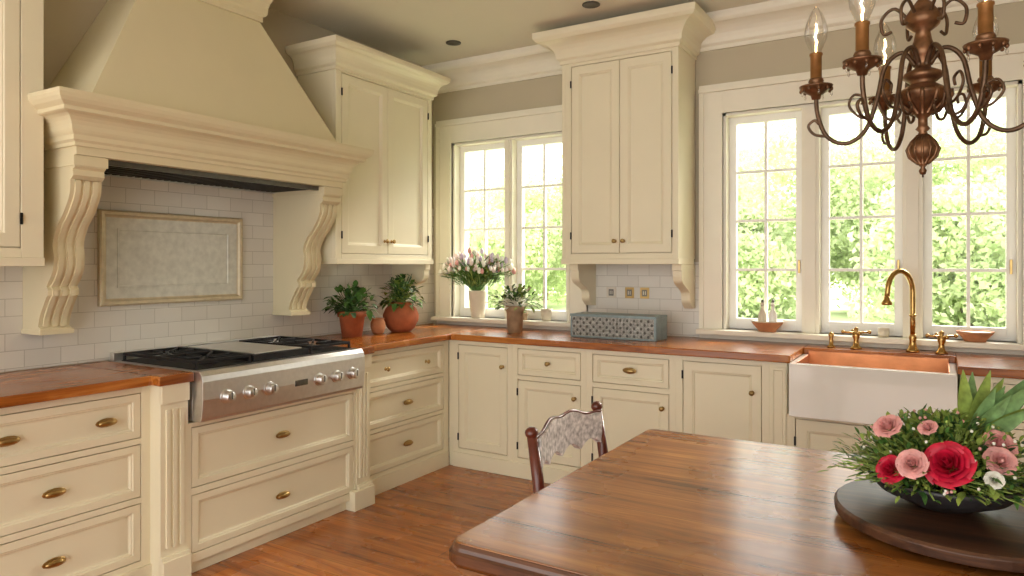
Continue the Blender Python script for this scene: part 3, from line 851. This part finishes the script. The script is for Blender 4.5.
for x in (tx0 + 0.27, tx1 - 0.15):
    for y in (ty0 + 0.15, ty1 - 0.15):
        b.box(x - 0.045, x + 0.045, y - 0.045, y + 0.045, tz - 0.19, tz - 0.054, TEDGE)
        b.lathe([(0.025, 0), (0.032, 0.03), (0.02, 0.06), (0.03, 0.12), (0.045, 0.38), (0.05, 0.45), (0.03, 0.48), (0.045, 0.51), (0.04, 0.57), (0, 0.571)], (x, y, 0.001), TEDGE, 18)
b.done('dining_table', 0.0)

# chair
b = B()
cx_, cy0, cy1 = 2.46, -2.63, -2.13
for y in (cy0, cy1):
    b.tube([(cx_ - 0.05, y, 0.001), (cx_ + 0.0, y, 0.25), (cx_ + 0.015, y, 0.45), (cx_ + 0.01, y, 0.65), (cx_ - 0.02, y, 0.85)], [0.018, 0.02, 0.022, 0.02, 0.018], CHAIRW, 10)
    b.ell((cx_ - 0.022, y, 0.86), (0.022, 0.024, 0.02), CHAIRW)
for y in (cy0 + 0.02, cy1 - 0.02):
    b.lathe([(0.015, 0), (0.02, 0.02), (0.016, 0.1), (0.022, 0.35), (0.024, 0.42), (0, 0.42)], (cx_ + 0.36, y, 0.001), CHAIRW, 12)
b.box(cx_ - 0.005, cx_ + 0.385, cy0 - 0.01, cy1 + 0.01, 0.40, 0.45, CHAIRW)
b.rrloft(cx_ + 0.035, cx_ + 0.38, cy0 + 0.005, cy1 - 0.005, 0.05, [(0, 0.45), (0, 0.475), (0.015, 0.49), (0.06, 0.497)], PATT)
N = 36; vs = []; fs = []
for i in range(N + 1):
    t = i / N; y = cy0 + 0.012 + (cy1 - cy0 - 0.024) * t
    bow = -0.045 * math.sin(math.pi * t)
    zt = 0.835 + 0.03 * math.sin(math.pi * t) + 0.006 * math.cos(t * 6 * math.pi)
    zb = 0.725 + 0.03 * abs(math.sin(t * 4 * math.pi))
    for (xx, zz) in ((cx_ - 0.018 + bow, zt), (cx_ + 0.006 + bow, zt), (cx_ + 0.006 + bow, zb), (cx_ - 0.018 + bow, zb)):
        vs.append((xx, y, zz))
for i in range(N):
    for j in range(4):
        k = (j + 1) % 4
        fs.append((i * 4 + j, i * 4 + k, i * 4 + 4 + k, i * 4 + 4 + j))
fs += [(0, 1, 2, 3), (N * 4, N * 4 + 1, N * 4 + 2, N * 4 + 3)]
b.add(vs, fs, PATT)
topr = []; botr = []
for i in range(N + 1):
    t = i / N; y = cy0 + (cy1 - cy0) * t; bow = -0.045 * math.sin(math.pi * t)
    topr.append((cx_ - 0.006 + bow, y, 0.838 + 0.03 * math.sin(math.pi * t) + 0.006 * math.cos(t * 6 * math.pi)))
    botr.append((cx_ + 0.01 + bow * 0.6, y, 0.60))
b.tube(topr, 0.006, CHAIRW, 8)
b.tube(botr, 0.012, CHAIRW, 8)
for k in (2, 3, 4):
    t = k / 6; y = cy0 + (cy1 - cy0) * t; bow = -0.045 * math.sin(math.pi * t)
    b.tube([(cx_ + 0.01 + bow * .6, y, 0.60), (cx_ + 0.015, y, 0.45)], 0.007, CHAIRW, 6)
for y0_ in (cy0, cy1):
    b.tube([(cx_, y0_, 0.2), (cx_ + 0.36, y0_ + (0.02 if y0_ == cy0 else -0.02), 0.2)], 0.01, CHAIRW, 8)
b.done('dining_chair', 0.0)

# lazy susan
LX, LY = 3.61, -2.58
tz2 = tz + 0.002
b = B()
b.lathe([(0, 0), (0.12, 0), (0.12, 0.012), (0.27, 0.013), (0.285, 0.018), (0.287, 0.04), (0.28, 0.046), (0.0, 0.046)], (LX, LY, tz2), BOARD, 48, smooth=False)
b.done('lazy_susan', 0.002)
# bouquet bowl
b = B()
BX, BY, BZ = LX - 0.045, LY + 0.015, tz2 + 0.047
b.lathe([(0, 0), (0.06, 0), (0.075, 0.006), (0.14, 0.035), (0.165, 0.062), (0.17, 0.075), (0.16, 0.076), (0.13, 0.045), (0, 0.03)], (BX, BY, BZ), BOWLM, 36)
random.seed(21)
fwd = Vector((-0.521, 0.8535, 0)); rgt = Vector((0.8535, 0.521, 0))
C0 = Vector((BX, BY, BZ + 0.06))
foliage(b, tuple(C0), 0.20, 0.16, 1700, 0.032, 0.013, [LEAF, LEAF3, LEAF2, LEAF3], 0.3, 0.05)
foliage(b, tuple(C0 - rgt * 0.06), 0.21, 0.13, 1100, 0.028, 0.011, [LEAF, LEAF3, LEAF3], 0.3, 0.1)
foliage(b, tuple(C0 + rgt * 0.06), 0.20, 0.13, 700, 0.03, 0.012, [LEAF, LEAF2, LEAF3], 0.3, 0.1)
foliage(b, tuple(C0 + Vector((0, 0, 0.015))), 0.20, 0.05, 260, 0.032, 0.013, [LEAF, LEAF3, LEAF2], 0.4, 0.0)
for i in range(150):
    az = rnd(0, 6.28); el = rnd(0.15, 1.4)
    p = C0 + Vector((math.cos(az) * math.cos(el) * 0.21, math.sin(az) * math.cos(el) * 0.21, math.sin(el) * 0.17))
    b.ell(tuple(p), (0.004, 0.004, 0.004), random.choice([CREAMF, ROSEP, LEAF3, LEAF3]), 5, 4)
def rose(b, c, R, mat, nrm):
    nrm = Vector(nrm).normalized()
    q = Vector((0, 0, 1)).rotation_difference(nrm).to_matrix().to_4x4()
    old = b.M
    b.M = Matrix.Translation(Vector(c)) @ q
    for L in range(6):
        n = 3 + L; f = L / 5
        for i in range(n):
            a0 = 2 * math.pi * i / n + L * 0.7; w = math.pi / n * 1.35
            vs = []; fs = []; NU = 6; NV = 5
            for iv in range(NV + 1):
                v = iv / NV
                for iu in range(NU + 1):
                    u = -1 + 2 * iu / NU
                    rr = R * (0.1 + 0.62 * f) * (0.35 + 0.65 * math.sin(v * math.pi / 2)) + R * 0.28 * f * v ** 4
                    zz = -0.45 * R + R * (1.0 - 0.42 * f) * v - 0.22 * R * f * v ** 5 - 0.14 * R * u * u * v
                    aa = a0 + u * w * (0.5 + 0.5 * v)
                    rr *= 1 + 0.05 * u
                    vs.append((rr * math.cos(aa), rr * math.sin(aa), zz))
            for iv in range(NV):
                for iu in range(NU):
                    o = iv * (NU + 1) + iu
                    fs.append((o, o + 1, o + NU + 2, o + NU + 1))
            b.add(vs, fs, mat, True)
    b.M = old
def place(l, dd, h): return C0 + rgt * l + fwd * dd + Vector((0, 0, h))
rose(b, place(-0.095, -0.17, 0.092), 0.054, ROSER, (-0.3, -1, 0.7))
rose(b, place(-0.19, -0.11, 0.062), 0.034, ROSER, (-0.5, -1, 0.6))
rose(b, place(-0.16, -0.145, 0.085), 0.034, ROSEP, (-0.3, -1, 0.6))
rose(b, place(-0.165, -0.05, 0.15), 0.034, ROSEP, (-0.5, -0.8, 1))
rose(b, place(-0.08, -0.07, 0.15), 0.022, ROSEP, (-0.4, -0.8, 1))
rose(b, place(0.045, -0.14, 0.09), 0.034, ROSEP, (0.2, -0.9, 0.7))
rose(b, place(0.08, -0.09, 0.115), 0.038, ROSEP, (0.4, -0.8, 0.8))
rose(b, place(0.01, -0.17, 0.055), 0.020, CREAMF, (0.0, -1, .6))
for k in range(15):
    d = rgt * rnd(0.15, 1.2) + fwd * rnd(-0.5, 0.6) + Vector((0, 0, rnd(0.6, 1.5)))
    b.leaf(place(0.055, 0.0, 0.08), d, -fwd, rnd(0.18, 0.27), 0.042, random.choice([AGAVE, LEAF3, AGAVE]), 0.1, 8, 0.9)
b.done('rose_centerpiece', recalc=False)

# ================================================================ CHANDELIER
b = B()
cx, cy = 3.51, -1.90
b.tube([(cx, cy, 2.30), (cx, cy, 2.985)], 0.006, CHDK, 8)
b.lathe([(0, 0), (0.06, 0.0), (0.055, -0.015), (0.02, -0.03), (0.0, -0.035)], (cx, cy, CH), CHBR, 24)
colp = [(0, 1.697), (0.008, 1.70), (0.012, 1.712), (0.006, 1.722), (0.016, 1.735), (0.038, 1.755), (0.048, 1.78), (0.038, 1.805), (0.018, 1.825), (0.012, 1.84), (0.022, 1.85), (0.014, 1.86),
        (0.014, 1.885), (0.03, 1.90), (0.045, 1.915), (0.07, 1.935), (0.082, 1.96), (0.084, 1.968), (0.074, 1.975), (0.05, 1.99), (0.035, 2.00), (0.05, 2.012), (0.062, 2.022), (0.055, 2.035), (0.025, 2.05),
        (0.02, 2.07), (0.036, 2.09), (0.04, 2.11), (0.028, 2.14), (0.022, 2.17), (0.048, 2.19), (0.058, 2.215), (0.036, 2.25), (0.014, 2.28), (0.010, 2.31), (0, 2.315)]
b.lathe([(r, z) for r, z in colp], (cx, cy, 0), CHBR, 18)
for k in range(12):
    a = 2 * math.pi * k / 12
    b.tube([(cx + r * math.cos(a), cy + r * math.sin(a), z) for r, z in ((0.03, 1.90), (0.064, 1.926), (0.082, 1.955), (0.08, 1.972))], 0.007, CHBR, 5)
    b.tube([(cx + r * math.cos(a), cy + r * math.sin(a), z) for r, z in ((0.015, 1.735), (0.04, 1.758), (0.047, 1.782), (0.034, 1.808), (0.015, 1.828))], 0.005, CHBR, 5)
yaw = math.atan2(rgt.y, rgt.x)
RA = 0.325
for i in range(6):
    an = math.radians(152 + 58 * i) + yaw
    ca, sa = math.cos(an), math.sin(an)
    def P(r, z): return (cx + ca * r, cy + sa * r, z)
    arm = ccurve([(0.02, 2.06), (0.06, 2.11), (0.11, 2.07), (0.135, 1.96), (0.17, 1.86), (0.23, 1.82), (0.29, 1.85), (0.32, 1.93), (RA, 2.005)], 5)
    b.tube([P(r, z) for r, z in arm], 0.0075, CHDK, 8)
    cur = ccurve([(0.135, 1.96), (0.11, 1.90), (0.08, 1.89), (0.065, 1.915), (0.08, 1.93)], 5)
    b.tube([P(r, z) for r, z in cur], 0.005, CHDK, 6)
    cur = ccurve([(0.29, 1.85), (0.33, 1.86), (0.35, 1.89), (0.33, 1.91), (0.315, 1.895)], 5)
    b.tube([P(r, z) for r, z in cur], 0.005, CHDK, 6)
    cur = ccurve([(0.15, 1.90), (0.19, 1.91), (0.22, 1.95), (0.205, 1.985), (0.175, 1.975), (0.18, 1.95)], 5)
    b.tube([P(r, z) for r, z in cur], 0.0045, CHDK, 6)
    up = ccurve([(0.03, 2.20), (0.08, 2.26), (0.12, 2.23), (0.115, 2.18), (0.09, 2.185)], 5)
    b.tube([P(r, z) for r, z in up], 0.0055, CHDK, 6)
    x, y, _ = P(RA, 0)
    b.lathe([(0, 1.98), (0.014, 1.984), (0.018, 1.998), (0.036, 2.008), (0.054, 2.024), (0.056, 2.03), (0.03, 2.028), (0.018, 2.036), (0.026, 2.046), (0.022, 2.056), (0, 2.056)], (x, y, 0), CHBR, 18)
    b.lathe([(0, 2.045), (0.019, 2.045), (0.019, 2.135), (0.022, 2.138), (0.022, 2.145), (0, 2.146)], (x, y, 0), CANDLE, 14)
    b.lathe([(0.012, 2.145), (0.022, 2.16), (0.036, 2.195), (0.039, 2.22), (0.034, 2.25), (0.02, 2.285), (0.008, 2.305), (0.002, 2.312)], (x, y, 0), BGLASS, 16)
    b.tube([(x, y, 2.145), (x, y, 2.17), (x + 0.004, y, 2.185), (x - 0.004, y, 2.205), (x + .004, y, 2.225), (x, y, 2.25)], 0.0028, FILA, 5)
    for k in range(10):
        a = 2 * math.pi * k / 10
        b.ell((x + 0.05 * math.cos(a), y + 0.05 * math.sin(a), 2.016), (0.006, 0.006, 0.008), CHBR, 6, 4)
        if k % 2 == 0: b.ell((x + 0.05 * math.cos(a), y + 0.05 * math.sin(a), 2.0), (0.004, 0.004, 0.010), BGLASS, 6, 4)
b.tube([(cx, cy, 1.697), (cx, cy, 1.69)], 0.003, CHDK, 5)
b.done('candle_chandelier', recalc=False)

# ================================================================ OUTDOORS
b = B(); b.box(-90, 90, 0.25, 120, -0.6, -0.5, GROUNDM); b.done('lawn_ground')
rs = np.random.RandomState(5)
def tree(name, x, y, r, h, nl):
    blobs = []
    for k in range(26):
        a = rs.rand() * 6.28; q = rs.rand() ** 0.5
        hh = rs.rand()
        blobs.append((x + math.cos(a) * r * q * (1.1 - .5 * hh), y + math.sin(a) * r * q * .8, h * (0.1 + 0.9 * hh) - 0.3, r * (0.20 + 0.20 * rs.rand())))
    V = []
    per = nl // len(blobs)
    for (bx, by, bz, br) in blobs:
        d = rs.randn(per, 3); d /= np.linalg.norm(d, axis=1)[:, None]
        p = np.array([bx, by, bz]) + d * br * (0.4 + 0.9 * rs.rand(per, 1))
        s = 0.07 + 0.08 * rs.rand(per, 1)
        t1 = rs.randn(per, 3); t1 /= np.linalg.norm(t1, axis=1)[:, None]
        t2 = np.cross(t1, rs.randn(per, 3)); t2 /= np.linalg.norm(t2, axis=1)[:, None]
        V.append(np.stack([p - t1 * s, p + t2 * s * .6, p + t1 * s, p - t2 * s * .6], 1).reshape(-1, 3))
    V = np.concatenate(V); c = np.array([x, y, -0.5])
    me = bpy.data.meshes.new(name)
    n = len(V) // 4
    tb_ = B()
    tb_.tube([(x, y, -0.5), (x + .1, y, h * 0.4), (x, y + .1, h * 0.8)], [0.2, 0.14, 0.06], BARK, 8)
    nv = len(V)
    allv = np.concatenate([V, np.array(tb_.v)]) - c
    faces = np.arange(nv).reshape(-1, 4).tolist() + [[i + nv for i in f] for f in tb_.f]
    me.from_pydata(allv.tolist(), [], faces)
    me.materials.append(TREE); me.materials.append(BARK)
    me.polygons.foreach_set('material_index', [0] * n + [1] * len(tb_.f))
    ob = bpy.data.objects.new(name, me); ob.location = c
    sc.collection.objects.link(ob)
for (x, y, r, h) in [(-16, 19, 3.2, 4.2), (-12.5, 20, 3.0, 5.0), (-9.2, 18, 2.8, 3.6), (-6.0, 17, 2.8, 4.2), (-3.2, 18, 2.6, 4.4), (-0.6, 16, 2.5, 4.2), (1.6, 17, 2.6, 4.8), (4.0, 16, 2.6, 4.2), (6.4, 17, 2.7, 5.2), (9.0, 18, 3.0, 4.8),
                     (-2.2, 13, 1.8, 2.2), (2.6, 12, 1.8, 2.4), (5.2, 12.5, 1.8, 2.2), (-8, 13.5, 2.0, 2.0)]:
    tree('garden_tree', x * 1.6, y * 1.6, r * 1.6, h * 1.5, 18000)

# ================================================================ LIGHT
w = bpy.data.worlds.new('World'); sc.world = w; w.use_nodes = True
nt = w.node_tree; bg = nt.nodes['Background']
bg.inputs[0].default_value = (1.0, 0.985, 0.95, 1); bg.inputs[1].default_value = 3.0
def sunlamp(name, d, e, ang, col, loc):
    s = bpy.data.lights.new(name, 'SUN'); s.energy = e; s.angle = math.radians(ang); s.color = col
    o = bpy.data.objects.new(name, s); sc.collection.objects.link(o)
    o.rotation_euler = Vector(d).to_track_quat('-Z', 'Y').to_euler(); o.location = loc
sunlamp('sun', (-0.25, 0.75, -0.95), 2.2, 6, (1, 0.96, 0.88), (3, -12, 14))
sunlamp('added_window_fill', (-0.35, -0.85, -0.6), 10.0, 32, (1, 0.94, 0.83), (3, 12, 14))  # extra sun lamp, added for soft highlights through the windows

# ================================================================ CAMERA
cam = bpy.data.cameras.new('camera'); co = bpy.data.objects.new('camera', cam); sc.collection.objects.link(co)
cam.sensor_width = 36; cam.lens = 702 / 1024 * 36
cam.shift_y = -23 / 1024
cam.clip_start = 0.05
co.location = (3.56, -4.59, 1.40)
co.rotation_euler = (math.radians(90), 0, math.radians(31.4))
sc.camera = co
